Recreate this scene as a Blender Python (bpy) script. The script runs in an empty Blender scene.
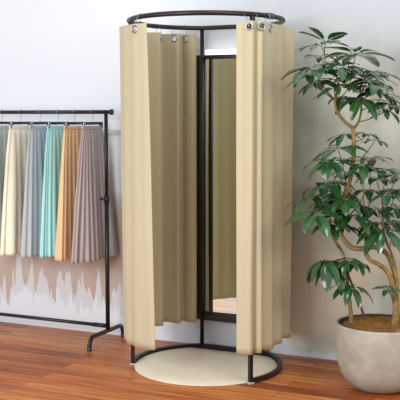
import bpy, bmesh, math, random
from mathutils import Vector, Matrix, noise
random.seed(11)
PI = math.pi
C = bpy.context.scene.collection
sc = bpy.context.scene

# ------------------------------------------------------------------ camera
FPX, TILT, CH = 935.3, 84.6, 1.455
P = math.atan2(TILT, FPX)
cam = bpy.data.cameras.new('camera'); co = bpy.data.objects.new('camera', cam); C.objects.link(co)
co.location = (0, 0, CH); co.rotation_euler = (PI/2 - P, 0, 0)
cam.sensor_width = 36; cam.lens = FPX/400*36; cam.clip_end = 200
sc.camera = co
def at(px, py, Y):
    """world point at depth Y seen at photo pixel px,py"""
    u = (px-200)/FPX; v = (200-py)/FPX
    d = Vector((u, math.cos(P)+v*math.sin(P), -math.sin(P)+v*math.cos(P)))
    return Vector((0, 0, CH)) + d*(Y/d.y)

# ------------------------------------------------------------------ materials
def srgb(r, g, b):
    f = lambda c: (c/255/12.92) if c/255 <= .04045 else ((c/255+.055)/1.055)**2.4
    return (f(r), f(g), f(b), 1)
def new_mat(name):
    m = bpy.data.materials.new(name); m.use_nodes = True
    nt = m.node_tree; b = nt.nodes['Principled BSDF']
    return m, nt, b
def N(nt, t, **kw):
    n = nt.nodes.new(t)
    for k, v in kw.items(): setattr(n, k, v)
    return n
def simple(name, col, rough=.5, metal=0, bump=0, bscale=200, var=0, vscale=8, coat=0, stretch=(1, 1, 1), sheen=0, trans=0):
    m, nt, b = new_mat(name)
    b.inputs['Roughness'].default_value = rough; b.inputs['Metallic'].default_value = metal
    b.inputs['Coat Weight'].default_value = coat; b.inputs['Coat Roughness'].default_value = .15
    b.inputs['Sheen Weight'].default_value = sheen
    tc = N(nt, 'ShaderNodeTexCoord'); mp = N(nt, 'ShaderNodeMapping'); mp.inputs['Scale'].default_value = stretch
    nt.links.new(tc.outputs['Object'], mp.inputs['Vector'])
    n1 = N(nt, 'ShaderNodeTexNoise'); n1.inputs['Scale'].default_value = vscale; n1.inputs['Detail'].default_value = 5
    nt.links.new(mp.outputs[0], n1.inputs['Vector'])
    hsv = N(nt, 'ShaderNodeHueSaturation'); hsv.inputs['Color'].default_value = col
    mr = N(nt, 'ShaderNodeMapRange'); mr.inputs['From Min'].default_value = .3; mr.inputs['From Max'].default_value = .7
    mr.inputs['To Min'].default_value = 1-var; mr.inputs['To Max'].default_value = 1+var
    nt.links.new(n1.outputs['Fac'], mr.inputs['Value']); nt.links.new(mr.outputs[0], hsv.inputs['Value'])
    nt.links.new(hsv.outputs[0], b.inputs['Base Color'])
    if bump:
        n2 = N(nt, 'ShaderNodeTexNoise'); n2.inputs['Scale'].default_value = bscale; n2.inputs['Detail'].default_value = 3
        nt.links.new(mp.outputs[0], n2.inputs['Vector'])
        bp = N(nt, 'ShaderNodeBump'); bp.inputs['Strength'].default_value = bump; bp.inputs['Distance'].default_value = .002
        nt.links.new(n2.outputs['Fac'], bp.inputs['Height']); nt.links.new(bp.outputs[0], b.inputs['Normal'])
    if trans:
        out = nt.nodes['Material Output']; t = N(nt, 'ShaderNodeBsdfTranslucent'); mx = N(nt, 'ShaderNodeMixShader')
        mx.inputs[0].default_value = trans
        nt.links.new(hsv.outputs[0], t.inputs['Color']); nt.links.new(b.outputs[0], mx.inputs[1]); nt.links.new(t.outputs[0], mx.inputs[2])
        nt.links.new(mx.outputs[0], out.inputs['Surface'])
    return m
M = {}
M['black'] = simple('black_powder_coat', srgb(24, 17, 22), .45, 0, .1, 300, .05, 8, .1)
M['dark_grey'] = simple('dark_plastic', srgb(66, 62, 68), .45, 0, .1, 300, .05)
M['chrome'] = simple('chrome', srgb(178, 178, 182), .3, 1)
M['pad'] = simple('clear_rubber', srgb(190, 185, 175), .5)
M['curtain'] = simple('cream_curtain_cloth', srgb(216, 207, 176), .8, 0, .25, 500, .03, 3, 0, (1, 1, .3), .0, .27)
M['rug'] = simple('cream_rug', srgb(226, 214, 192), .95, 0, .8, 350, .05, 12, 0, (1, 1, 1), .2)
M['soil'] = simple('coconut_fibre', srgb(150, 106, 54), .95, 0, 1, 120, .45, 45)
M['soil_dark'] = simple('pot_liner', srgb(48, 40, 34), .8)
M['bark'] = simple('trunk_bark', srgb(140, 116, 66), .7, 0, 1, 60, .5, 26)
M['stem'] = simple('green_stem', srgb(110, 112, 62), .6, 0, .3, 100, .2, 20)
M['stem_brown'] = simple('brown_stem', srgb(104, 72, 50), .7, 0, .3, 100, .2, 20)
m, nt, b = new_mat('mirror_silver'); b.inputs['Metallic'].default_value = 1; b.inputs['Roughness'].default_value = .01
b.inputs['Base Color'].default_value = (.80, .84, .76, 1); M['mirror'] = m
m, nt, b = new_mat('strip_glow'); b.inputs['Base Color'].default_value = (1, 1, .97, 1)
b.inputs['Emission Color'].default_value = (1, .98, .92, 1); b.inputs['Emission Strength'].default_value = 2.0; M['glow'] = m
def cloth(name, rgb, var=.08):
    return simple(name, srgb(*rgb), .85, 0, .3, 260, var, 14, 0, (1, 1, .12), .2, .15)
SK = [('slate', (196, 208, 208)), ('cream', (255, 250, 228)), ('bluegrey', (200, 206, 214)),
      ('turquoise', (186, 246, 250)), ('orange', (255, 216, 168)), ('taupe', (206, 195, 198))]
for k, c in SK: M['skirt_'+k] = cloth('skirt_'+k, c)

# concrete pot
m, nt, b = new_mat('pot_concrete'); b.inputs['Roughness'].default_value = .62
tc = N(nt, 'ShaderNodeTexCoord'); n1 = N(nt, 'ShaderNodeTexNoise'); n1.inputs['Scale'].default_value = 6; n1.inputs['Detail'].default_value = 9; n1.inputs['Roughness'].default_value = .65
nt.links.new(tc.outputs['Object'], n1.inputs['Vector'])
cr = N(nt, 'ShaderNodeValToRGB'); cr.color_ramp.elements[0].position = .32; cr.color_ramp.elements[0].color = srgb(150, 147, 134)
cr.color_ramp.elements[1].position = .68; cr.color_ramp.elements[1].color = srgb(186, 183, 171)
nt.links.new(n1.outputs['Fac'], cr.inputs[0]); nt.links.new(cr.outputs[0], b.inputs['Base Color'])
n2 = N(nt, 'ShaderNodeTexNoise'); n2.inputs['Scale'].default_value = 80; nt.links.new(tc.outputs['Object'], n2.inputs['Vector'])
bp = N(nt, 'ShaderNodeBump'); bp.inputs['Strength'].default_value = .25; bp.inputs['Distance'].default_value = .003
nt.links.new(n2.outputs['Fac'], bp.inputs['Height']); nt.links.new(bp.outputs[0], b.inputs['Normal']); M['pot'] = m

# leaf
m, nt, b = new_mat('glossy_leaf'); b.inputs['Roughness'].default_value = .26; b.inputs['Coat Weight'].default_value = 1; b.inputs['Coat Roughness'].default_value = .12
uv = N(nt, 'ShaderNodeUVMap'); sp = N(nt, 'ShaderNodeSeparateXYZ'); nt.links.new(uv.outputs[0], sp.inputs[0])
a1 = N(nt, 'ShaderNodeMath', operation='SUBTRACT'); a1.inputs[1].default_value = .5; nt.links.new(sp.outputs[0], a1.inputs[0])
a2 = N(nt, 'ShaderNodeMath', operation='ABSOLUTE'); nt.links.new(a1.outputs[0], a2.inputs[0])
cr = N(nt, 'ShaderNodeValToRGB'); cr.color_ramp.elements[0].position = 0.0; cr.color_ramp.elements[0].color = srgb(80, 124, 66)
cr.color_ramp.elements[1].position = .07; cr.color_ramp.elements[1].color = srgb(38, 84, 42)
nt.links.new(a2.outputs[0], cr.inputs[0])
tc = N(nt, 'ShaderNodeTexCoord'); n1 = N(nt, 'ShaderNodeTexNoise'); n1.inputs['Scale'].default_value = 9; nt.links.new(tc.outputs['Object'], n1.inputs['Vector'])
mr = N(nt, 'ShaderNodeMapRange'); mr.inputs['From Min'].default_value = .3; mr.inputs['From Max'].default_value = .7; mr.inputs['To Min'].default_value = .6; mr.inputs['To Max'].default_value = 1.35
nt.links.new(n1.outputs['Fac'], mr.inputs['Value'])
hs = N(nt, 'ShaderNodeHueSaturation'); nt.links.new(cr.outputs[0], hs.inputs['Color']); nt.links.new(mr.outputs[0], hs.inputs['Value']); nt.links.new(hs.outputs[0], b.inputs['Base Color'])
t = N(nt, 'ShaderNodeBsdfTranslucent'); mx = N(nt, 'ShaderNodeMixShader'); mx.inputs[0].default_value = .12
nt.links.new(hs.outputs[0], t.inputs['Color']); nt.links.new(b.outputs[0], mx.inputs[1]); nt.links.new(t.outputs[0], mx.inputs[2])
nt.links.new(mx.outputs[0], nt.nodes['Material Output'].inputs['Surface']); M['leaf'] = m

# wooden floor (object coords: x along the boards)
m, nt, b = new_mat('wood_floor')
tc = N(nt, 'ShaderNodeTexCoord')
br = N(nt, 'ShaderNodeTexBrick'); br.offset = .37; br.inputs['Scale'].default_value = 1
br.inputs['Brick Width'].default_value = 1.3; br.inputs['Row Height'].default_value = .105; br.inputs['Mortar Size'].default_value = .0016
br.inputs['Color1'].default_value = (0, 0, 0, 1); br.inputs['Color2'].default_value = (1, 1, 1, 1); br.inputs['Mortar'].default_value = (.5, .5, .5, 1)
nt.links.new(tc.outputs['Object'], br.inputs['Vector'])
mp = N(nt, 'ShaderNodeMapping'); mp.inputs['Scale'].default_value = (1.6, 26, 1); nt.links.new(tc.outputs['Object'], mp.inputs['Vector'])
ng = N(nt, 'ShaderNodeTexNoise', noise_dimensions='4D'); ng.inputs['Scale'].default_value = 1.3; ng.inputs['Detail'].default_value = 8; ng.inputs['Roughness'].default_value = .62
w4 = N(nt, 'ShaderNodeMath', operation='MULTIPLY'); w4.inputs[1].default_value = 9; nt.links.new(br.outputs['Color'], w4.inputs[0]); nt.links.new(w4.outputs[0], ng.inputs['W'])
nt.links.new(mp.outputs[0], ng.inputs['Vector'])
mxv = N(nt, 'ShaderNodeMath', operation='MULTIPLY_ADD'); mxv.inputs[1].default_value = .30
nt.links.new(br.outputs['Color'], mxv.inputs[0]); 
sb = N(nt, 'ShaderNodeMath', operation='SUBTRACT'); sb.inputs[1].default_value = .15; nt.links.new(ng.outputs['Fac'], sb.inputs[0]); nt.links.new(sb.outputs[0], mxv.inputs[2])
cr = N(nt, 'ShaderNodeValToRGB'); e = cr.color_ramp.elements
e[0].position = .25; e[0].color = srgb(116, 56, 24); e[1].position = .74; e[1].color = srgb(216, 138, 74)
x = e.new(.5); x.color = srgb(174, 96, 46)
nt.links.new(mxv.outputs[0], cr.inputs[0])
mm = N(nt, 'ShaderNodeMixRGB'); mm.inputs['Color2'].default_value = srgb(84, 46, 28); nt.links.new(br.outputs['Fac'], mm.inputs['Fac']); nt.links.new(cr.outputs[0], mm.inputs['Color1'])
nt.links.new(mm.outputs[0], b.inputs['Base Color'])
b.inputs['Roughness'].default_value = .38; b.inputs['Specular IOR Level'].default_value = .3; b.inputs['Coat Weight'].default_value = .0; b.inputs['Coat Roughness'].default_value = .3
bp = N(nt, 'ShaderNodeBump'); bp.inputs['Strength'].default_value = .15; bp.inputs['Distance'].default_value = .002
nt.links.new(ng.outputs['Fac'], bp.inputs['Height']); nt.links.new(bp.outputs[0], b.inputs['Normal'])
M['floor'] = m

# wall: white plaster, shade painted in towards the right; tan and greige end in ragged drips (x along the wall, z up)
m, nt, b = new_mat('plaster_wall'); b.inputs['Roughness'].default_value = .8
L = nt.links.new
def math_(op, a, bb=None, c=None, clamp=False):
    n = N(nt, 'ShaderNodeMath', operation=op); n.use_clamp = clamp
    for i, v in enumerate((a, bb, c)):
        if v is None: continue
        if isinstance(v, (int, float)): n.inputs[i].default_value = v
        else: L(v, n.inputs[i])
    return n.outputs[0]
def sstep(v, lo, hi):
    n = N(nt, 'ShaderNodeMapRange', interpolation_type='SMOOTHSTEP'); L(v, n.inputs['Value'])
    n.inputs['From Min'].default_value = lo; n.inputs['From Max'].default_value = hi; return n.outputs[0]
def lin(v, lo, hi, a, bb):
    n = N(nt, 'ShaderNodeMapRange'); L(v, n.inputs['Value'])
    n.inputs['From Min'].default_value = lo; n.inputs['From Max'].default_value = hi; n.inputs['To Min'].default_value = a; n.inputs['To Max'].default_value = bb; return n.outputs[0]
def noise_(scale, sx, sz, detail=3, off=0, rough=.5):
    mp = N(nt, 'ShaderNodeMapping'); mp.inputs['Scale'].default_value = (sx, 1, sz); mp.inputs['Location'].default_value = (off, 0, off)
    L(tc.outputs['Object'], mp.inputs['Vector']); n = N(nt, 'ShaderNodeTexNoise'); n.inputs['Scale'].default_value = scale; n.inputs['Detail'].default_value = detail; n.inputs['Roughness'].default_value = rough
    L(mp.outputs[0], n.inputs['Vector']); return n.outputs['Fac']
tc = N(nt, 'ShaderNodeTexCoord'); sp = N(nt, 'ShaderNodeSeparateXYZ'); L(tc.outputs['Object'], sp.inputs[0]); S, Z = sp.outputs[0], sp.outputs[2]
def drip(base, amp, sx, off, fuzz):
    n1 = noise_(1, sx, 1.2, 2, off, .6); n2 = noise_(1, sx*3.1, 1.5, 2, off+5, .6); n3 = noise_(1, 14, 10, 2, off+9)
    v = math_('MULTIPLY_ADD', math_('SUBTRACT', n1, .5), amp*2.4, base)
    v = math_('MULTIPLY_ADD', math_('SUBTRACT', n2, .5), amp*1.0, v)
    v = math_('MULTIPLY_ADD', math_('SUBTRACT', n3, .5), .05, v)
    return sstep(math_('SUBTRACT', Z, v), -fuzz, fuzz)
# left zone
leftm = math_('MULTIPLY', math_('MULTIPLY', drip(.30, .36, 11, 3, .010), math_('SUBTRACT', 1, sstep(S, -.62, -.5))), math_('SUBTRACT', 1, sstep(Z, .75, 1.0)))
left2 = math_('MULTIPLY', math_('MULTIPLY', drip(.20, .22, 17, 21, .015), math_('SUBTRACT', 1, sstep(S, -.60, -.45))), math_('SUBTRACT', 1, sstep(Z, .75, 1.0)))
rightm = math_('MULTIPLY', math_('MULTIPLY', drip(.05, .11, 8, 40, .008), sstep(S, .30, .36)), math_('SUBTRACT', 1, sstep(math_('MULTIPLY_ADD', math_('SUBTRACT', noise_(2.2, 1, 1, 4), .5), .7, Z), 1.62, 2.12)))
def mix(f, c1, c2):
    n = N(nt, 'ShaderNodeMixRGB'); L(f, n.inputs['Fac'])
    for i, c in (('Color1', c1), ('Color2', c2)):
        if isinstance(c, tuple): n.inputs[i].default_value = c
        else: L(c, n.inputs[i])
    return n.outputs[0]
white = mix(sstep(S, -.55, .75), srgb(228, 235, 244), srgb(190, 197, 207))  # fall-off of light put into the colour: white greys towards the right
tan = mix(noise_(2, 3, .8, 4, 12), srgb(178, 158, 144), srgb(206, 190, 178))  # uneven tan with a ragged lower edge, left zone only
grei = mix(sstep(noise_(2.3, 1, .8, 6, 2, .6), .35, .65), srgb(160, 164, 150), srgb(199, 203, 194))  # mottled shade of the plant put into the wall colour
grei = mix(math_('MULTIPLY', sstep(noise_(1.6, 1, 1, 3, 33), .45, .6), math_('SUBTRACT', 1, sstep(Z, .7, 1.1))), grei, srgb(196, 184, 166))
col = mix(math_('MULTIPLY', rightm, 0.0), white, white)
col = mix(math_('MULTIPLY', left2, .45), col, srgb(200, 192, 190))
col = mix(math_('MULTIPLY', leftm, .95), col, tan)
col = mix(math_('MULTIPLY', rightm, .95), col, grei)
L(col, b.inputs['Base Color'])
bp = N(nt, 'ShaderNodeBump'); bp.inputs['Strength'].default_value = .15; bp.inputs['Distance'].default_value = .004
L(noise_(30, 1, 1, 5), bp.inputs['Height']); L(bp.outputs[0], b.inputs['Normal'])
M['wall'] = m
M['trim_grey'] = simple('trim_grey', srgb(196, 200, 204), .5)
M['panel_white'] = simple('panel_white', srgb(228, 232, 240), .4)

# ------------------------------------------------------------------ mesh helpers
def obj(name, bm, mats, parent=None, smooth=True, loc=None, rotz=None):
    me = bpy.data.meshes.new(name); bmesh.ops.recalc_face_normals(bm, faces=bm.faces[:]) if False else None
    bm.to_mesh(me); bm.free()
    for mt in (mats if isinstance(mats, (list, tuple)) else [mats]): me.materials.append(mt)
    if smooth:
        for p in me.polygons: p.use_smooth = True
    o = bpy.data.objects.new(name, me); C.objects.link(o)
    if parent: o.parent = parent
    if loc is not None: o.location = loc
    if rotz is not None: o.rotation_euler = (0, 0, rotz)
    return o
def thing(name, label, cat, loc=(0, 0, 0), rotz=0, group=None):
    o = bpy.data.objects.new(name, None); C.objects.link(o); o.empty_display_size = .1
    o.location = loc; o.rotation_euler = (0, 0, rotz); o['label'] = label; o['category'] = cat
    if group: o['group'] = group
    return o
def tag(o, label, cat, group=None):
    o['label'] = label; o['category'] = cat
    if group: o['group'] = group
    return o
def add_box(bm, c, s, R=None, bevel=0):
    r = bmesh.ops.create_cube(bm, size=1)
    vs = r['verts']
    mt = Matrix.Translation(Vector(c)) @ (R.to_4x4() if R else Matrix()) @ Matrix.Diagonal((*s, 1))
    bmesh.ops.transform(bm, matrix=mt, verts=vs)
    if bevel:
        es = list({e for v in vs for e in v.link_edges})
        bmesh.ops.bevel(bm, geom=es, offset=bevel, segments=2, affect='EDGES', profile=.6)
def add_tube(bm, pts, rad, seg=10, closed=False, cap=True, squash=None):
    pts = [Vector(p) for p in pts]; n = len(pts)
    rads = rad if isinstance(rad, (list, tuple)) else [rad]*n
    rings = []; up = None
    for i, p in enumerate(pts):
        if closed: d = pts[(i+1) % n]-pts[i-1]
        else: d = pts[min(i+1, n-1)]-pts[max(i-1, 0)]
        d.normalize()
        if up is None:
            up = Vector((0, 0, 1)) if abs(d.z) < .9 else Vector((1, 0, 0))
        s = d.cross(up); 
        if s.length < 1e-4: s = d.cross(Vector((1, 0, .1)))
        s.normalize(); u2 = s.cross(d).normalized(); up = u2
        ring = []
        for k in range(seg):
            a = 2*PI*k/seg
            ring.append(bm.verts.new(p + s*(math.cos(a)*rads[i]) + u2*(math.sin(a)*rads[i])))
        rings.append(ring)
    m_ = n if closed else n-1
    for i in range(m_):
        A, B = rings[i], rings[(i+1) % n]
        for k in range(seg): bm.faces.new((A[k], A[(k+1) % seg], B[(k+1) % seg], B[k]))
    if cap and not closed:
        bm.faces.new(rings[0][::-1]); bm.faces.new(rings[-1])
def sweep_rect(bm, pts, w, h, closed=False):
    """flat bar: w across (horizontal), h tall, path in the xy plane"""
    pts = [Vector(p) for p in pts]; n = len(pts); rings = []
    for i, p in enumerate(pts):
        d = (pts[(i+1) % n]-pts[i-1]) if closed else pts[min(i+1, n-1)]-pts[max(i-1, 0)]
        s = Vector((d.y, -d.x, 0)).normalized(); z = Vector((0, 0, 1))
        rings.append([bm.verts.new(p+s*a*w/2+z*c*h/2) for a, c in ((-1, -1), (1, -1), (1, 1), (-1, 1))])
    for i in range(n if closed else n-1):
        A, B = rings[i], rings[(i+1) % n]
        for k in range(4): bm.faces.new((A[k], A[(k+1) % 4], B[(k+1) % 4], B[k]))
    if not closed: bm.faces.new(rings[0][::-1]); bm.faces.new(rings[-1])
def catmull(pts, per=8):
    pts = [Vector(p) for p in pts]; out = []
    for i in range(len(pts)-1):
        p0 = pts[max(i-1, 0)]; p1 = pts[i]; p2 = pts[i+1]; p3 = pts[min(i+2, len(pts)-1)]
        for k in range(per):
            t = k/per
            out.append(.5*((2*p1)+(-p0+p2)*t+(2*p0-5*p1+4*p2-p3)*t*t+(-p0+3*p1-3*p2+p3)*t**3))
    out.append(pts[-1]); return out
def lathe(bm, prof, seg=64):
    rings = []
    for r, z in prof:
        if r < 1e-5: rings.append([bm.verts.new((0, 0, z))])
        else: rings.append([bm.verts.new((r*math.cos(2*PI*k/seg), r*math.sin(2*PI*k/seg), z)) for k in range(seg)])
    for A, B in zip(rings, rings[1:]):
        for k in range(seg):
            k2 = (k+1) % seg
            if len(A) == 1: bm.faces.new((A[0], B[k2], B[k]))
            elif len(B) == 1: bm.faces.new((A[k], A[k2], B[0]))
            else: bm.faces.new((A[k], A[k2], B[k2], B[k]))

# ------------------------------------------------------------------ setting
WA = math.radians(25.3)                                  # yaw of the wall
T = Vector((math.cos(WA), -math.sin(WA), 0)); Nn = Vector((math.sin(WA), math.cos(WA), 0))
W0 = Vector((0, 5.855, 0))
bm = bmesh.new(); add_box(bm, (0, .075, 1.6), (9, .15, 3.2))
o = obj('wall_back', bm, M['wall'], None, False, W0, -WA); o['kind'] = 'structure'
bm = bmesh.new(); add_box(bm, (0, -3.4, -.05), (9, 7.1, .1))
o = obj('floor', bm, M['floor'], None, False, W0, -WA); o['kind'] = 'structure'
# pale grey framed panel low on the wall beside the rack
bm = bmesh.new()
pz = at(115, 130, 6.05).z
sR = -.535; sL = -1.0
add_box(bm, ((sL+sR)/2, -.012, pz-.015), (sR-sL, .024, .03)); add_box(bm, (sR-.008, -.011, (pz-.03+.62)/2), (.016, .022, pz-.03-.62))
o = obj('trim_1', bm, M['trim_grey'], None, False, W0, -WA); o['kind'] = 'structure'

# ------------------------------------------------------------------ fitting room frame
CX, CY, R = .0367, 5.346, .431
cen = Vector((CX, CY, 0))
def rp(deg, r=1.0, z=0): 
    a = math.radians(deg); return Vector((R*r*math.cos(a), R*r*math.sin(a), z))
A0, A1 = 93.2, 36.2                                       # chord carrying the mirror
fr = thing('changing_booth', 'black round metal changing booth standing against the wall, with a tall mirror inside', 'changing booth', cen)
TZ = 1.985
bm = bmesh.new()
path = [rp(a, 1, TZ) for a in [A0+i*(360+A1-A0)/80 for i in range(81)]]
npth = len(path)
path += [path[-1].lerp(path[0], k/6) for k in range(1, 6)]
add_tube(bm, path, .0135, 12, closed=True)
obj('top_ring', bm, M['black'], fr)
bm = bmesh.new()
sweep_rect(bm, [rp(176-i*(176-A0)/40, 1, .014) for i in range(41)] + [rp(A0, 1, .014).lerp(rp(A1, 1, .014), k/6) for k in range(1, 6)] + [rp(A1-i*(A1+56.5)/44, 1, .014) for i in range(45)], .022, .026)
obj('base_ring', bm, M['black'], fr, False)
for a in (176, 303.5):
    bm = bmesh.new(); p = rp(a, 1, 0); Rm = Matrix.Rotation(math.radians(a), 3, 'Z')
    add_box(bm, (p.x, p.y, TZ/2+.004), (.022, .022, TZ-.012), Rm, .003)
    po = obj('post', bm, M['black'], fr)
    bm = bmesh.new(); add_box(bm, (p.x, p.y, .004), (.034, .034, .008), Rm, .002); obj('foot_pad', bm, M['pad'], po)['label'] = 'pale foot pad'
for a in (A0, A1):
    bm = bmesh.new(); p = rp(a, 1, 0); add_tube(bm, [(p.x, p.y, .0), (p.x, p.y, TZ+.004)], .0125, 12)
    obj('post', bm, M['black'], fr)
for a in (181, 152, 322, 258):
    if a == 258: continue
    bm = bmesh.new(); add_tube(bm, [rp(a-3.2, 1, TZ), rp(a-1.6, 1, TZ), rp(a, 1, TZ), rp(a+1.6, 1, TZ), rp(a+3.2, 1, TZ)], .0165 if a != 181 else .018, 12)
    obj('tube_coupling', bm, M['dark_grey'], fr)
# mirror on the chord
P0, P1 = rp(A0), rp(A1); mc = (P0+P1)/2; ml = (P1-P0).length + .13
mz0, mz1 = .178, 1.822
mirror = bmesh.new(); Rm = Matrix.Rotation(math.atan2((P1-P0).y, (P1-P0).x), 3, 'Z'); tdir = (P1-P0).normalized(); ndir = Vector((-tdir.y, tdir.x, 0))
fc = mc + ndir*.012
for s in (-1, 1): add_box(mirror, fc+tdir*s*(ml/2-.033)+Vector((0, 0, (mz0+mz1)/2)), (.076, .030, mz1-mz0), Rm, .002)
for z in (mz0+.026, mz1-.012): add_box(mirror, fc+Vector((0, 0, z)), (ml-.13, .030,        .052 if z < 1 else .024), Rm, .002)
mo = obj('mirror_frame', mirror, M['black'], fr)
bm = bmesh.new(); add_box(bm, fc+ndir*.004+Vector((0, 0, (mz0+mz1)/2)), (ml-.11, .006, mz1-mz0-.05), Rm)
g = obj('mirror_glass', bm, M['mirror'], mo, False); g['label'] = 'tall silver mirror glass'
bm = bmesh.new(); add_box(bm, fc+ndir*.0+tdir*.01+Vector((0, 0, mz1+.016)), (ml-.15, .022, .03), Rm, .004)
g = obj('glow_strip', bm, M['glow'], mo); g['label'] = 'glowing white strip on top of the mirror'  # emissive white strip along the top edge of the mirror
bm = bmesh.new(); add_box(bm, fc+ndir*.02+Vector((0, 0, (mz0+mz1)/2)), (ml-.02, .008, mz1-mz0-.02), Rm)
obj('back_board', bm, M['dark_grey'], mo, False)

# rug disc
bm = bmesh.new()
RR = R-.014
# follows the ring, cut straight where the mirror stands
def rugr(th):
    r = RR+.012*(1 if False else 0)
    a = math.radians((A0+A1)/2); cd = R*math.cos(math.radians((A0-A1)/2))-.05
    c = math.cos(th-a)
    return min(r, cd/c) if c > .2 else r
top = [(rugr(2*PI*k/128)*math.cos(2*PI*k/128), rugr(2*PI*k/128)*math.sin(2*PI*k/128)) for k in range(128)]
loops = []
for f, z in ((1, 0.001), (1.0, .005), (.992, .008), (.7, .008), (.35, .008)):
    loops.append([bm.verts.new((x*f, y*f, z)) for x, y in top])
for A, B in zip(loops, loops[1:]):
    for k in range(128): bm.faces.new((A[k], A[(k+1) % 128], B[(k+1) % 128], B[k]))
bm.faces.new(loops[-1]); bm.faces.new(loops[0][::-1])
tag(obj('round_rug', bm, M['rug'], None, True, cen), 'round cream rug lying on the wooden floor inside the round changing booth', 'rug')

# ------------------------------------------------------------------ curtains
CT, CB = 1.945, .178
def make_curtain(plan_top, plan_bot, eyelets, label, seed):
    """plan_*: list of (angle, radius factor). eyelets: angles on the ring."""
    root = thing('curtain', label, 'curtain', cen, 0, 'cream eyelet curtains of the changing booth')
    per = 24
    top = catmull([rp(a, r) for a, r in plan_top], per); bot = catmull([rp(a, r) for a, r in plan_bot], per)
    # resample by arc length
    def resample(pts, n):
        L_ = [0]
        for a, b_ in zip(pts, pts[1:]): L_.append(L_[-1]+(b_-a).length)
        out = []; j = 0
        for i in range(n):
            d = L_[-1]*i/(n-1)
            while j < len(L_)-2 and L_[j+1] < d: j += 1
            out.append(pts[j].lerp(pts[j+1], (d-L_[j])/max(1e-9, L_[j+1]-L_[j])))
        return out, L_[-1]
    Ltop = resample(top, 2)[1]; n = int(Ltop/.0042)
    # same parameter for both so that the folds correspond
    def sample(pts, u):
        x = u*(len(pts)-1); i = min(int(x), len(pts)-2); return pts[i].lerp(pts[i+1], x-i)
    # parameter from top arc length
    Ls = [0]
    for a, b_ in zip(top, top[1:]): Ls.append(Ls[-1]+(b_-a).length)
    us = []; j = 0
    for i in range(n):
        d = Ls[-1]*i/(n-1)
        while j < len(Ls)-2 and Ls[j+1] < d: j += 1
        us.append((j+(d-Ls[j])/max(1e-9, Ls[j+1]-Ls[j]))/(len(top)-1))
    zs = [CT-.0042*i for i in range(20)] + [CT-.084-(CT-.084-CB)*i/46 for i in range(1, 47)]
    grid = []; bm = bmesh.new()
    for z in zs:
        w = (CT-z)/(CT-CB); ws = w**.8; row = []
        for i, u in enumerate(us):
            p = sample(top, u).lerp(sample(bot, u), ws)
            nz = noise.noise(Vector((u*14+seed, z*1.1, seed*3.1)))*.010*w + noise.noise(Vector((u*45+seed, z*.7, seed)))*.0018*w
            rad = Vector((p.x, p.y, 0)).normalized(); p = p+rad*nz
            dz = noise.noise(Vector((u*9, seed, 1)))*.006*w
            row.append(bm.verts.new((p.x, p.y, z+dz)))
        grid.append(row)
    cents = []
    for a in eyelets:
        best = min(range(n), key=lambda i: abs(((math.degrees(math.atan2(grid[7][i].co.y, grid[7][i].co.x))-a+180) % 360)-180))
        best = max(6, min(n-7, best))
        c = grid[7][best].co.copy(); tg = (grid[7][best+3].co-grid[7][best-3].co).normalized(); cents.append((c, tg, a))
    for i in range(len(zs)-1):
        for k in range(n-1):
            q = (grid[i][k], grid[i][k+1], grid[i+1][k+1], grid[i+1][k])
            ctr = (q[0].co+q[2].co)/2
            if i < 19 and any((ctr-c).length < .0168 for c, _, _ in cents): continue
            bm.faces.new(q)
    loose = [v for v in bm.verts if not v.link_faces]
    bmesh.ops.delete(bm, geom=loose, context='VERTS')
    o = obj('curtain_panel', bm, M['curtain'], root)
    so = o.modifiers.new('thick', 'SOLIDIFY'); so.thickness = .0025; so.offset = 0
    for c, tg, a in cents:
        bm = bmesh.new(); zz = Vector((0, 0, 1)); nn = tg.cross(zz).normalized()
        for s in (-1, 1):
            add_tube(bm, [c+nn*s*.002+(tg*math.cos(t_)+zz*math.sin(t_))*.0188 for t_ in [2*PI*k/28 for k in range(28)]], .0040, 8, closed=True)
        obj('eyelet', bm, M['chrome'], root)['label'] = 'silver metal eyelet'
        bm = bmesh.new(); Tt = rp(a, 1, TZ); E = c.copy(); d = (Tt-E).normalized(); side = nn-d*nn.dot(d); side.normalize()
        pts = []
        for k in range(28):
            t_ = 2*PI*k/28; y = math.cos(t_); x_ = math.sin(t_)
            f = (y+1)/2; wdt = .007*(1-f)+.019*f
            pts.append(E-d*.004+(Tt+d*.017-E+d*.004)*f+side*x_*wdt*(1.0 if abs(y) < .99 else .2))
        add_tube(bm, pts, .0016, 6, closed=True)
        obj('curtain_ring', bm, M['chrome'], root)['label'] = 'thin silver hanging ring'
    return root
lt = [(223.5, 1.03), (220.5, 1.045), (217, 1.055), (212, 1.08), (207, 1.085), (200, 1.115), (194, 1.115), (188, 1.135), (181, 1.12), (175, 1.02), (168, .97), (161, 1.05), (154, 1.13), (148, 1.10), (142, .98), (137, .90), (132, .93), (128, 1.07), (125, 1.09), (121, .98), (117.5, .88), (114, .91), (111.5, 1.03), (109, 1.03), (106.5, .92), (103, .87), (100, .91), (98.3, .97)]
lb = [(230.5, 1.02), (226, 1.04), (220, 1.055), (213, 1.085), (207, 1.075), (200, 1.115), (194, 1.09), (188, 1.11), (181, 1.07), (175, 1.05), (168, 1.01), (161, 1.06), (154, 1.13), (148, 1.09), (142, .97), (137, .88), (132, .92), (128, 1.05), (125, 1.07), (121, .97), (117.5, .86), (114, .88), (111.5, .98), (109, 1.0), (106.5, .89), (103, .83), (100, .86), (98.3, .93)]
make_curtain(lt, lb, [213, 133, 119, 107.5], 'cream curtain on the left of the round booth, reaching round towards the back wall', 2.3)
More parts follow.
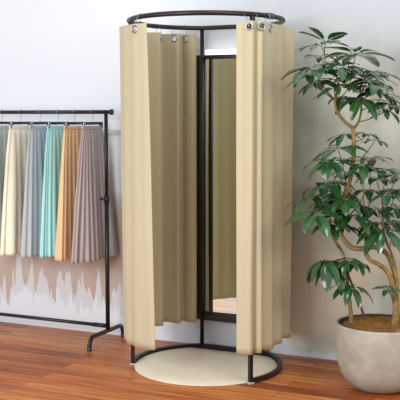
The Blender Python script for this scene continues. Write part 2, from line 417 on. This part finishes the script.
rt = [(291.5, .97), (294.5, 1.01), (296.5, 1.08), (298.5, 1.13), (300.5, 1.12), (301.5, 1.07), (303, 1.075), (304, 1.12), (306, 1.14), (311, 1.09), (320, 1.045), (330, 1.025), (338, 1.035), (345, 1.04), (350, 1.02), (354, 1.08), (358, 1.15), (3, 1.12), (10, 1.02), (17, 1.0), (22, 1.03), (27, .97), (31, .94)]
rb_ = [(291.5, 1.00), (294.5, 1.06), (296.5, 1.11), (298.5, 1.15), (301, 1.12), (302, 1.07), (303.5, 1.08), (304.5, 1.12), (307, 1.13), (312, 1.05), (320, 1.08), (330, 1.00), (338, 1.06), (344, 1.03), (350, .99), (354, 1.06), (358, 1.12), (3, 1.10), (10, 1.02), (17, .99), (22, 1.01), (27, .96), (31, .93)]
rt = [(a-360 if a > 180 else a, r) for a, r in rt]; rb_ = [(a-360 if a > 180 else a, r) for a, r in rb_]
make_curtain(rt, rb_, [-62.5, -54.6, -42, 12], 'cream curtain on the right of the round booth, beside the potted plant', 7.7)

# ------------------------------------------------------------------ clothes rack
RP = Vector((-.590, 5.893, 0)); RZ = at(107, 112, 5.89).z; RL = 1.25
rk = thing('clothes_rack', 'black tubular clothes rack with six skirts hanging from its rail', 'clothes rack', RP, -WA)
# local: x along rail (towards right = +), y towards the wall
bm = bmesh.new(); add_tube(bm, [(-RL-.05, 0, RZ), (.035, 0, RZ)], .0125, 14); ro = obj('top_rail', bm, M['black'], rk)
for x0, x1 in ((.033, .050), (-RL-.065, -RL-.048)):
    bm = bmesh.new(); add_tube(bm, [(x0, 0, RZ), (x0+.002, 0, RZ), (x1-.002, 0, RZ), (x1, 0, RZ)], [.015, .0185, .0185, .015], 14); obj('end_cap', bm, M['black'], ro)
for x in (0, -RL):
    bm = bmesh.new(); add_tube(bm, [(x, 0, .075), (x, 0, .93)], .0138, 12); add_tube(bm, [(x, 0, .92), (x, 0, RZ)], .0118, 12)
    add_tube(bm, [(x, 0, .905), (x, 0, .95)], .0165, 12); po = obj('post', bm, M['black'], rk)
    bm = bmesh.new(); add_tube(bm, [(x, 0, .928), (x-.022, -.006, .928), (x-.026, -.007, .928), (x-.04, -.01, .928)], [.004, .004, .010, .010], 10); obj('knob', bm, M['black'], po)
    bm = bmesh.new(); yl = .215; h = .082
    pts = [(x, -yl-.01, .012), (x, -yl-.005, .04), (x, -yl+.008, .066), (x, -yl+.035, h), (x, -.08, h), (x, .08, h), (x, yl-.035-.03, h), (x, yl-.008-.03, .066), (x, yl+.005-.03, .04), (x, yl+.01-.03, .012)]
    add_tube(bm, catmull(pts, 4), .0135, 12); ft = obj('foot', bm, M['black'], rk)
    for y in (-yl-.01, yl-.02):
        bm = bmesh.new(); add_tube(bm, [(x, y, 0), (x, y, .022)], .0155, 12); obj('foot_cap', bm, M['dark_grey'], ft)
bm = bmesh.new(); add_tube(bm, [(-RL, 0, .112), (0, 0, .112)], .0115, 12); add_tube(bm, [(-.11, 0, .112), (-.012, 0, .112)], .0145, 12); obj('lower_bar', bm, M['black'], rk)

hooks = [2.6, 21, 40.6, 58.5, 75, 92.8]
desc = {'slate': ('the grey green leftmost skirt', 'grey green gathered skirt at the picture edge, leftmost on the rack'),
        'cream': ('the cream skirt', 'pale cream gathered skirt hanging between two grey skirts on the rack'),
        'bluegrey': ('the blue grey skirt', 'blue grey pleated skirt hanging between the cream and the turquoise skirt'),
        'turquoise': ('the turquoise skirt', 'bright turquoise pleated skirt hanging on the rack'),
        'orange': ('the orange skirt', 'apricot orange pleated skirt hanging on the rack beside the turquoise one'),
        'taupe': ('the taupe skirt', 'taupe grey finely pleated skirt hanging at the right end of the rack, behind its post')}
def make_hanger(loc, key, tilt):
    r_ = thing('clip_hanger', 'dark clip hanger on the rail holding ' + desc[key][0], 'hanger', loc, -WA+tilt, 'clip hangers on the rack')
    # local: y along the hanger bar, z=0 at rail centre
    bm = bmesh.new(); pts = []
    for k in range(12):
        a = PI*(-.05)+PI*1.15*k/11
        pts.append((0, .016*math.cos(a)*1.0, .0+.016*math.sin(a)))
    pts = pts[::-1]; pts = pts + [(0, .014, -.016), (0, .004, -.03), (0, 0, -.042), (0, 0, -.062)]
    add_tube(bm, pts, .0018, 8); obj('hook', bm, M['chrome'], r_)['label'] = 'silver wire hook'
    bm = bmesh.new(); add_box(bm, (0, 0, -.071), (.009, .245, .018), None, .002); b_ = obj('bar', bm, M['black'], r_)
    for s in (-1, 1):
        bm = bmesh.new(); add_box(bm, (.006, s*.106, -.084), (.004, .024, .040), None, .001); add_box(bm, (-.006, s*.106, -.084), (.004, .024, .040), None, .001)
        add_tube(bm, [(-.009, s*.106, -.072), (.009, s*.106, -.072)], .004, 8)
        obj('clip', bm, M['chrome' if s < 0 else 'dark_grey'], r_)
    return r_
def make_skirt(loc, key, tilt, k, aH, bH, length, npl):
    r_ = thing('skirt', desc[key][1], 'skirt', loc, -WA+tilt, 'skirts on the rack')
    z0 = -.088; seg = npl*10; rows = 46; bm = bmesh.new(); grid = []
    for j in range(rows+1):
        f = j/rows; z = z0-.022-(length-.022)*f
        g = f**.8
        a = .118*(1-g)+aH*g; b_ = .013*(1-g)+bH*g; row = []
        for i in range(seg):
            ph = 2*PI*i/seg; wob = noise.noise(Vector((math.cos(ph)*1.5, math.sin(ph)*1.5, k*7+f*.6)))
            pl = math.sin(npl*ph+wob*5); pl = math.copysign(abs(pl)**.7, pl)
            amp = .002+(.0085 if npl > 20 else .006)*g**.9
            amp *= 1+.5*noise.noise(Vector((math.cos(ph)*3, math.sin(ph)*3, k*3.3)))
            big = noise.noise(Vector((math.cos(ph)*2.2, math.sin(ph)*2.2, k*5.1)))*.03*g
            nx, ny = math.cos(ph)/max(b_, .01), math.sin(ph)/a; l = math.hypot(nx, ny)
            x = b_*math.cos(ph)+nx/l*(amp*pl+big); y = a*math.sin(ph)+ny/l*(amp*pl+big)
            row.append(bm.verts.new((x, y, z+.004*noise.noise(Vector((ph, k, 4)))*g)))
        grid.append(row)
    for A, B in zip(grid, grid[1:]):
        for i in range(seg): bm.faces.new((A[i], A[(i+1) % seg], B[(i+1) % seg], B[i]))
    o = obj('skirt_cloth', bm, M['skirt_'+key], r_); so = o.modifiers.new('thick', 'SOLIDIFY'); so.thickness = .0016; so.offset = 0
    bm = bmesh.new(); loops = []; ns = 120
    for r2, z in ((-.003, -.003), (.002, -.001), (.004, -.006), (.0015, -.011), (.0045, -.016), (.004, -.023), (.0, -.026)):
        loops.append([bm.verts.new(((.012+r2)*math.cos(2*PI*i/ns)*(1+.12*math.sin(i*2.1)), (.119+r2)*math.sin(2*PI*i/ns), z0+z+.002)) for i in range(ns)])
    for A, B in zip(loops, loops[1:]):
        for i in range(ns): bm.faces.new((A[i], A[(i+1) % ns], B[(i+1) % ns], B[i]))
    obj('waistband', bm, M['skirt_'+key], r_)
    return r_
dims = {'slate': (.20, .040, .84, 16), 'cream': (.215, .052, .835, 14), 'bluegrey': (.21, .05, .84, 18), 'turquoise': (.20, .048, .83, 20), 'orange': (.215, .052, .84, 18), 'taupe': (.235, .058, .845, 24)}
for k, (hx, (key, _)) in enumerate(zip(hooks, SK)):
    q = (hx-200)/FPX*1.0
    # point on the rail seen at column hx
    s = (q*(RP.y) - RP.x)/(T.x - q*T.y)
    loc = Vector((RP.x+T.x*s, RP.y+T.y*s, RZ+.0))
    tl = random.uniform(-.05, .05)
    make_hanger(loc, key, tl); make_skirt(loc, key, tl, k+1, *dims[key])

# ------------------------------------------------------------------ potted plant
PY = 4.90; PX = at(381, 322, PY).x
base = Vector((PX, PY, 0))
pl = thing('potted_plant', 'tall umbrella plant with twisting trunk in a round grey concrete pot on the wood floor', 'potted plant', base)
bm = bmesh.new(); prof = [(0, .0), (.10, .0), (.125, .006), (.155, .022), (.185, .05), (.210, .09), (.226, .14), (.235, .20), (.239, .27), (.2405, .345), (.2395, .354), (.236, .357), (.228, .356), (.225, .352), (.223, .33), (.222, .30)]
lathe(bm, prof, 96); bmesh.ops.recalc_face_normals(bm, faces=bm.faces[:]); obj('pot', bm, M['pot'], pl)
bm = bmesh.new(); lathe(bm, [(.2225, .352), (.2215, .356), (.217, .355), (.216, .325)], 96); obj('pot_liner', bm, M['soil_dark'], pl)['label'] = 'dark inner pot rim'
bm = bmesh.new(); rings = []
for j in range(26):
    r = .216*j/25
    if j == 0: rings.append([bm.verts.new((0, 0, .362))]); continue
    row = []
    for k in range(96):
        a = 2*PI*k/96; x, y = r*math.cos(a), r*math.sin(a)
        z = .332+.024*(1-(j/25)**2)+.008*noise.noise(Vector((x*25, y*25, 1)))+.006*noise.noise(Vector((x*70, y*70, 4)))
        row.append(bm.verts.new((x, y, z)))
    rings.append(row)
for A, B in zip(rings, rings[1:]):
    for k in range(96):
        if len(A) == 1: bm.faces.new((A[0], B[k], B[(k+1) % 96]))
        else: bm.faces.new((A[k], B[k], B[(k+1) % 96], A[(k+1) % 96]))
for q in range(500):
    a = random.uniform(0, 2*PI); r = .205*math.sqrt(random.random()); d = random.uniform(0, 2*PI); l = random.uniform(.01, .025)
    z = .335+.024*(1-(r/.216)**2)+.004
    add_tube(bm, [(r*math.cos(a)+l*math.cos(d)*t_, r*math.sin(a)+l*math.sin(d)*t_, z+.006*math.sin((t_+1)*1.5)) for t_ in (-1, 0, 1)], .0011, 4)
obj('coconut_fibre', bm, M['soil'], pl)['label'] = 'golden brown coconut fibre covering the soil'
def L3(px, py, dy=0): return at(px, py, PY+dy)-base
def branch(name, pts, rads, mat, knob=0):
    c = catmull(pts, 8); n = len(c); rr = []
    for i in range(n):
        x = i/(n-1)*(len(rads)-1); j = min(int(x), len(rads)-2); r = .86*(rads[j]*(1-(x-j))+rads[j+1]*(x-j))
        rr.append(r*(1+knob*noise.noise(c[i]*40)))
    bm = bmesh.new(); add_tube(bm, c, rr, 12); return obj(name, bm, mat, pl), c
B = M['bark']
trunkA = [L3(394, 332, -.05), L3(396, 312, -.05), L3(395, 295, -.04), L3(391, 279, -.03), L3(386, 270, -.03), L3(378, 264, -.05), L3(370, 260, -.06), L3(365.5, 252, -.05), L3(367, 247, -.03)]
branch('trunk', trunkA, [.024, .0225, .021, .018, .0145, .0135, .013, .013, .012], B, .18)
trunkB = [L3(396, 298, -.04), L3(396, 280, -.01), L3(392, 264, .02), L3(385, 252, .02), L3(374, 247, 0), L3(364, 248.5, -.03), L3(353, 248, -.03), L3(345, 241, -.02), L3(339, 230, 0), L3(336, 220, .02), L3(339, 208, .03), L3(345, 195, .02), L3(350, 180, 0), L3(353, 162, -.01), L3(354, 145, -.01), L3(353, 127, 0)]
branch('trunk', trunkB, [.018, .017, .0155, .015, .016, .016, .0155, .0145, .013, .012, .012, .0125, .0125, .013, .0125, .012], B, .18)
branch('trunk', [L3(353, 128, 0), L3(345, 122, -.01), L3(338, 113, -.02), L3(335, 103, -.02), L3(337, 93, -.02)], [.0115, .0105, .0095, .0085, .006], B, .15)
branch('trunk', [L3(353, 129, 0), L3(358, 123, .01), L3(361, 112, .02), L3(361, 100, .02), L3(359, 86, .02)], [.0105, .008, .0065, .0055, .004], M['stem'], .1)
branch('trunk', [L3(352, 328, .02), L3(350, 305, .03), L3(348, 288, .03), L3(346, 268, .04), L3(342, 252, .05), L3(336, 243, .05), L3(331, 232, .04), L3(330, 220, .02)], [.014, .0125, .012, .0115, .010, .009, .0075, .006], B, .2)
branch('trunk', [L3(367, 327, .06), L3(362, 310, .05), L3(355, 292, .03), L3(349, 276, .02), L3(346, 262, 0)], [.009, .0085, .0075, .006, .005], M['stem_brown'], .1)
branch('trunk', [L3(396, 270, 0), L3(392, 255, .03), L3(386, 240, .02), L3(383, 225, 0), L3(386, 205, 0), L3(389, 190, 0)], [.009, .008, .007, .006, .005, .004], M['stem'], .1)

def leaflet(bm, uvl, o, d, up, Ln, W, droop):
    """an elongated pointed leaflet from o, along d, folded about its midrib and curving down"""
    d = d.normalized(); side = d.cross(up).normalized(); up = side.cross(d).normalized()
    n = 9; rows = []; p = o.copy(); dd = d.copy(); st = Ln/n
    wav = random.uniform(0, 6)
    for i in range(n+1):
        t_ = i/n
        w = W*math.sin(PI*min(1, max(0, (t_*.93+.02)))**.82)**.8 if 0 < t_ < 1 else .0006
        if i == 0: w = .0012
        nu = side.cross(dd).normalized()
        fold = .22*w; ripple = .05*W*math.sin(t_*9+wav)
        rows.append([bm.verts.new(p+side*w*x+nu*(abs(x)*fold+ripple*x)) for x in (-1, -.5, 0, .5, 1)])
        # bend down
        dd = (dd + Vector((0, 0, -1))*droop/n*(0.4+1.2*t_)).normalized(); p = p+dd*st
    for i in range(n):
        for k in range(4):
            f = bm.faces.new((rows[i][k], rows[i][k+1], rows[i+1][k+1], rows[i+1][k]))
            for lp, (uu, vv) in zip(f.loops, ((k/4, i/n), ((k+1)/4, i/n), ((k+1)/4, (i+1)/n), (k/4, (i+1)/n))): lp[uvl].uv = (uu, vv)
PXM = 4.9/FPX
def whorl(px, py, dy, Lp, lean, root, n=8, droop=.8, elev=.0, wf=.185):
    c = L3(px, py, dy)
    ax = Vector((lean[0], lean[1], 1)).normalized()
    s1 = ax.cross(Vector((0, 1, .1))).normalized(); s2 = ax.cross(s1).normalized()
    bm = bmesh.new(); uvl = bm.loops.layers.uv.new('UVMap'); ph = random.uniform(0, 2*PI)
    for k in range(n):
        a = ph+2*PI*k/n+random.uniform(-.18, .18); e_ = elev+random.uniform(-.18, .15)
        d = (s1*math.cos(a)+s2*math.sin(a))*math.cos(e_)+ax*math.sin(e_)
        ln = Lp*1.08*PXM*random.uniform(.72, 1.12); pt = ln*.16
        o = c+d*pt
        # keep clear of the wall
        dist = (W0-base-(o+d*ln)).dot(Nn)
        if dist < .05: ln *= .6
        add_tube(bm, [c, c+d*pt*.5+Vector((0, 0, .001)), o], .0013, 5)
        leaflet(bm, uvl, o, d, ax, ln, ln*wf*random.uniform(.9, 1.15), droop*random.uniform(.6, 1.3))
    w = obj('leaf_cluster', bm, M['leaf'], pl)
    r0 = L3(*root); mid = r0.lerp(c, .5)+Vector((0, 0, -.25*abs((c-r0).x)*.5))+Vector((random.uniform(-.01, .01), 0, 0))
    bm = bmesh.new(); cc = catmull([r0, mid, c], 8); add_tube(bm, cc, [.0034-.0014*i/(len(cc)-1) for i in range(len(cc))], 7)
    obj('leaf_stalk', bm, M['stem'] if random.random() < .6 else M['stem_brown'], w)
UL = (336, 96, -.02); UR = (360, 96, .02); ML = (336, 220, .02)
W = [
 # crown
 (321, 45, -.05, 27, (-.25, -.1), (325, 62, -.04), 6, .5, .15),
 (325.5, 42, .06, 25, (.35, .15), (325, 62, -.04), 5, .3, .35),
 (349, 56, 0, 25, (.0, -.1), (346, 78, -.01), 8, .6, .05),
 (356, 54, .10, 30, (.1, .1), (347, 75, 0), 7, .55, .1),
 (313, 67, -.08, 30, (-.1, -.15), (333, 98, -.02), 8, .7, -.05),
 (309, 74, .08, 24, (-.15, 0), (333, 98, -.02), 7, .9, -.1),
 (335, 69, .08, 24, (0, .0), (338, 90, 0), 8, .6, .05),
 (343, 66, -.14, 22, (.1, -.3), (338, 90, -.04), 8, .6, .05),
 (361, 74, -.08, 28, (.1, -.25), (360, 92, 0), 8, .7, 0),
 (374, 72, .05, 24, (.2, 0), (361, 92, .02), 7, .8, .0),
 (337, 87, -.12, 24, (-.2, -.2), (337, 100, -.02), 7, .8, -.1),
 (350, 85, .10, 20, (0, 0), (340, 98, 0), 7, .7, 0),
 (360, 98, -.10, 26, (0, -.25), (361, 112, .02), 7, 1.1, -.25),
 (372, 88, -.02, 24, (.2, -.15), (361, 104, .02), 8, .8, -.05),
 (384, 94, .04, 27, (.3, 0), (362, 110, .02), 8, .8, -.05),
 (384, 108, -.05, 21, (.25, -.2), (358, 122, .01), 6, .8, -.15),
 (320, 56, .16, 18, (0, 0), (326, 75, 0), 6, .6, 0),
 (330, 80, .02, 20, (-.1, -.1), (335, 98, -.02), 7, .8, 0),
 (353, 74, -.05, 20, (0, -.2), (345, 88, 0), 8, .6, .1),
 (367, 80, .08, 22, (.1, .1), (361, 98, .02), 8, .7, 0),
 (378, 83, -.12, 24, (.25, -.2), (361, 102, .02), 7, .8, -.1),
 (345, 96, .12, 20, (0, 0), (340, 104, 0), 7, 1.0, -.15),
 (393, 104, .0, 22, (.3, 0), (370, 118, .02), 7, .9, -.1),
 (318, 80, -.02, 22, (-.2, -.1), (334, 100, -.02), 6, .9, -.1),
 # middle
 (375, 140, .12, 16, (.1, 0), (360, 160, .05), 6, .7, 0),
 (347, 172, .10, 20, (0, 0), (345, 200, .02), 7, .9, -.1),
 (376, 178, .10, 20, (0, 0), (383, 212, 0), 8, .8, 0),
 (312, 196, .05, 22, (-.2, 0), (333, 222, .02), 7, .8, -.1),
 (366, 190, .08, 18, (0, -.1), (350, 215, .02), 7, .9, 0),
 (396, 190, .08, 20, (0, 0), (388, 212, 0), 8, .8, 0),
 (368, 134, .05, 16, (.1, -.1), (354, 142, -.01), 7, .6, 0),
 (343, 134, .06, 16, (-.2, 0), (353, 140, 0), 7, 1.0, -.2),
 (338, 148, .0, 26, (-.25, -.15), (347, 192, .02), 7, .7, -.05),
 (329, 160, -.08, 25, (-.1, -.2), (343, 200, .02), 8, 1.0, -.15),
 (362, 163, -.06, 25, (.15, -.2), (365, 246, -.03), 7, .9, -.15),
 (371, 158, .10, 24, (.1, 0), (365, 246, 0), 7, .6, 0),
 (386, 170, -.02, 21, (.1, -.2), (383, 225, 0), 8, .7, 0),
 (397, 177, .05, 22, (.2, 0), (386, 205, 0), 8, .7, 0),
 (323, 184, .0, 24, (-.2, -.15), (336, 212, .02), 8, .9, -.15),
 (333, 182, .12, 20, (0, 0), (337, 212, .02), 7, 1.2, -.2),
 (389, 194, -.10, 20, (0, -.2), (386, 210, 0), 8, .7, 0),
 (346, 198, -.10, 26, (.1, -.2), (338, 216, .02), 8, 1.0, -.15),
 (329, 201, .02, 26, (-.2, 0), (336, 222, .02), 8, .9, -.1),
 (316, 213, -.16, 30, (-.15, -.35), (332, 234, .04), 8, .8, -.12),
 (352, 215, -.06, 28, (.2, -.2), (340, 230, 0), 7, .9, -.15),
 (377, 209, .0, 22, (0, -.2), (385, 228, .02), 8, .8, -.05),
 (397, 207, .02, 19, (.1, -.1), (386, 222, 0), 7, .8, -.05),
 (383, 229, -.08, 27, (0, -.25), (390, 250, .03), 9, 1.5, -.35),
 (374, 222, .08, 20, (-.1, 0), (387, 243, .02), 8, 1.0, -.2),
 (340, 226, .10, 20, (0, 0), (340, 236, 0), 7, .9, -.15),
 (394, 220, .12, 20, (0, 0), (390, 246, .03), 8, 1.0, -.2),
 (330, 222, -.05, 22, (0, -.2), (333, 240, .05), 8, .9, -.1),
 (340, 192, .10, 22, (0, -.1), (342, 206, .02), 8, .9, -.1),
 (358, 205, .10, 20, (0, -.1), (345, 222, .02), 7, .9, -.1),
 # low
 (324, 260, -.08, 29, (-.1, -.25), (347, 280, .03), 8, 1.8, -.4),
 (333, 262, -.02, 26, (.1, -.2), (347, 282, .03), 7, 1.9, -.45),
 (350, 259, -.06, 20, (.0, -.2), (347, 272, .03), 8, 1.2, -.2),
 (357, 262, .0, 18, (.2, -.1), (348, 274, .03), 6, 1.2, -.2),
 (352, 286, -.05, 22, (.2, -.2), (349, 296, .03), 7, 1.4, -.2),
 (388, 289, -.09, 14, (0, -.3), (395, 305, -.05), 6, .6, 0),
]
for w in W: whorl(*w[:6], n=w[6], droop=w[7], elev=w[8])

# ------------------------------------------------------------------ light
def area(name, loc, target, size, energy, col=(1, 1, 1), sy=None):
    l = bpy.data.lights.new(name, 'AREA'); l.shape = 'RECTANGLE'; l.size = size; l.size_y = sy or size; l.energy = energy; l.color = col
    o = bpy.data.objects.new(name, l); C.objects.link(o); o.location = loc
    o.rotation_euler = (Vector(target)-Vector(loc)).to_track_quat('-Z', 'Y').to_euler(); return o
area('left_light', (-3.4, 3.0, 1.35), (-.9, 6.0, .45), 1.8, 38, (.95, .98, 1), 1.3)  # unseen area lamp added to brighten the left wall, no window there
area('left_light', (-2.5, 1.0, 2.0), (.2, 5.4, .9), 1.4, 124, (1, .995, .97), 1.5)  # key lamp out of view at front left, no window behind it
area('added_light', (2.3, 1.9, 2.2), (.1, 5.3, .9), 1.3, 44, (1, .93, .84))  # unseen warm fill from the right, added to lift the darker sides
area('added_light', (.6, 3.7, 3.1), (.95, 4.85, 1.2), .9, 15, (1, .98, .95))  # unseen lamp above the plant, added for highlights on the leaves
w = bpy.data.worlds.new('world'); sc.world = w; w.use_nodes = True
bg = w.node_tree.nodes['Background']; bg.inputs[0].default_value = (.94, .97, 1, 1); bg.inputs[1].default_value = .64

vs = sc.view_settings; vs.view_transform = 'Standard'; vs.look = 'None'; vs.gamma = 1; vs.exposure = 0; vs.use_curve_mapping = False
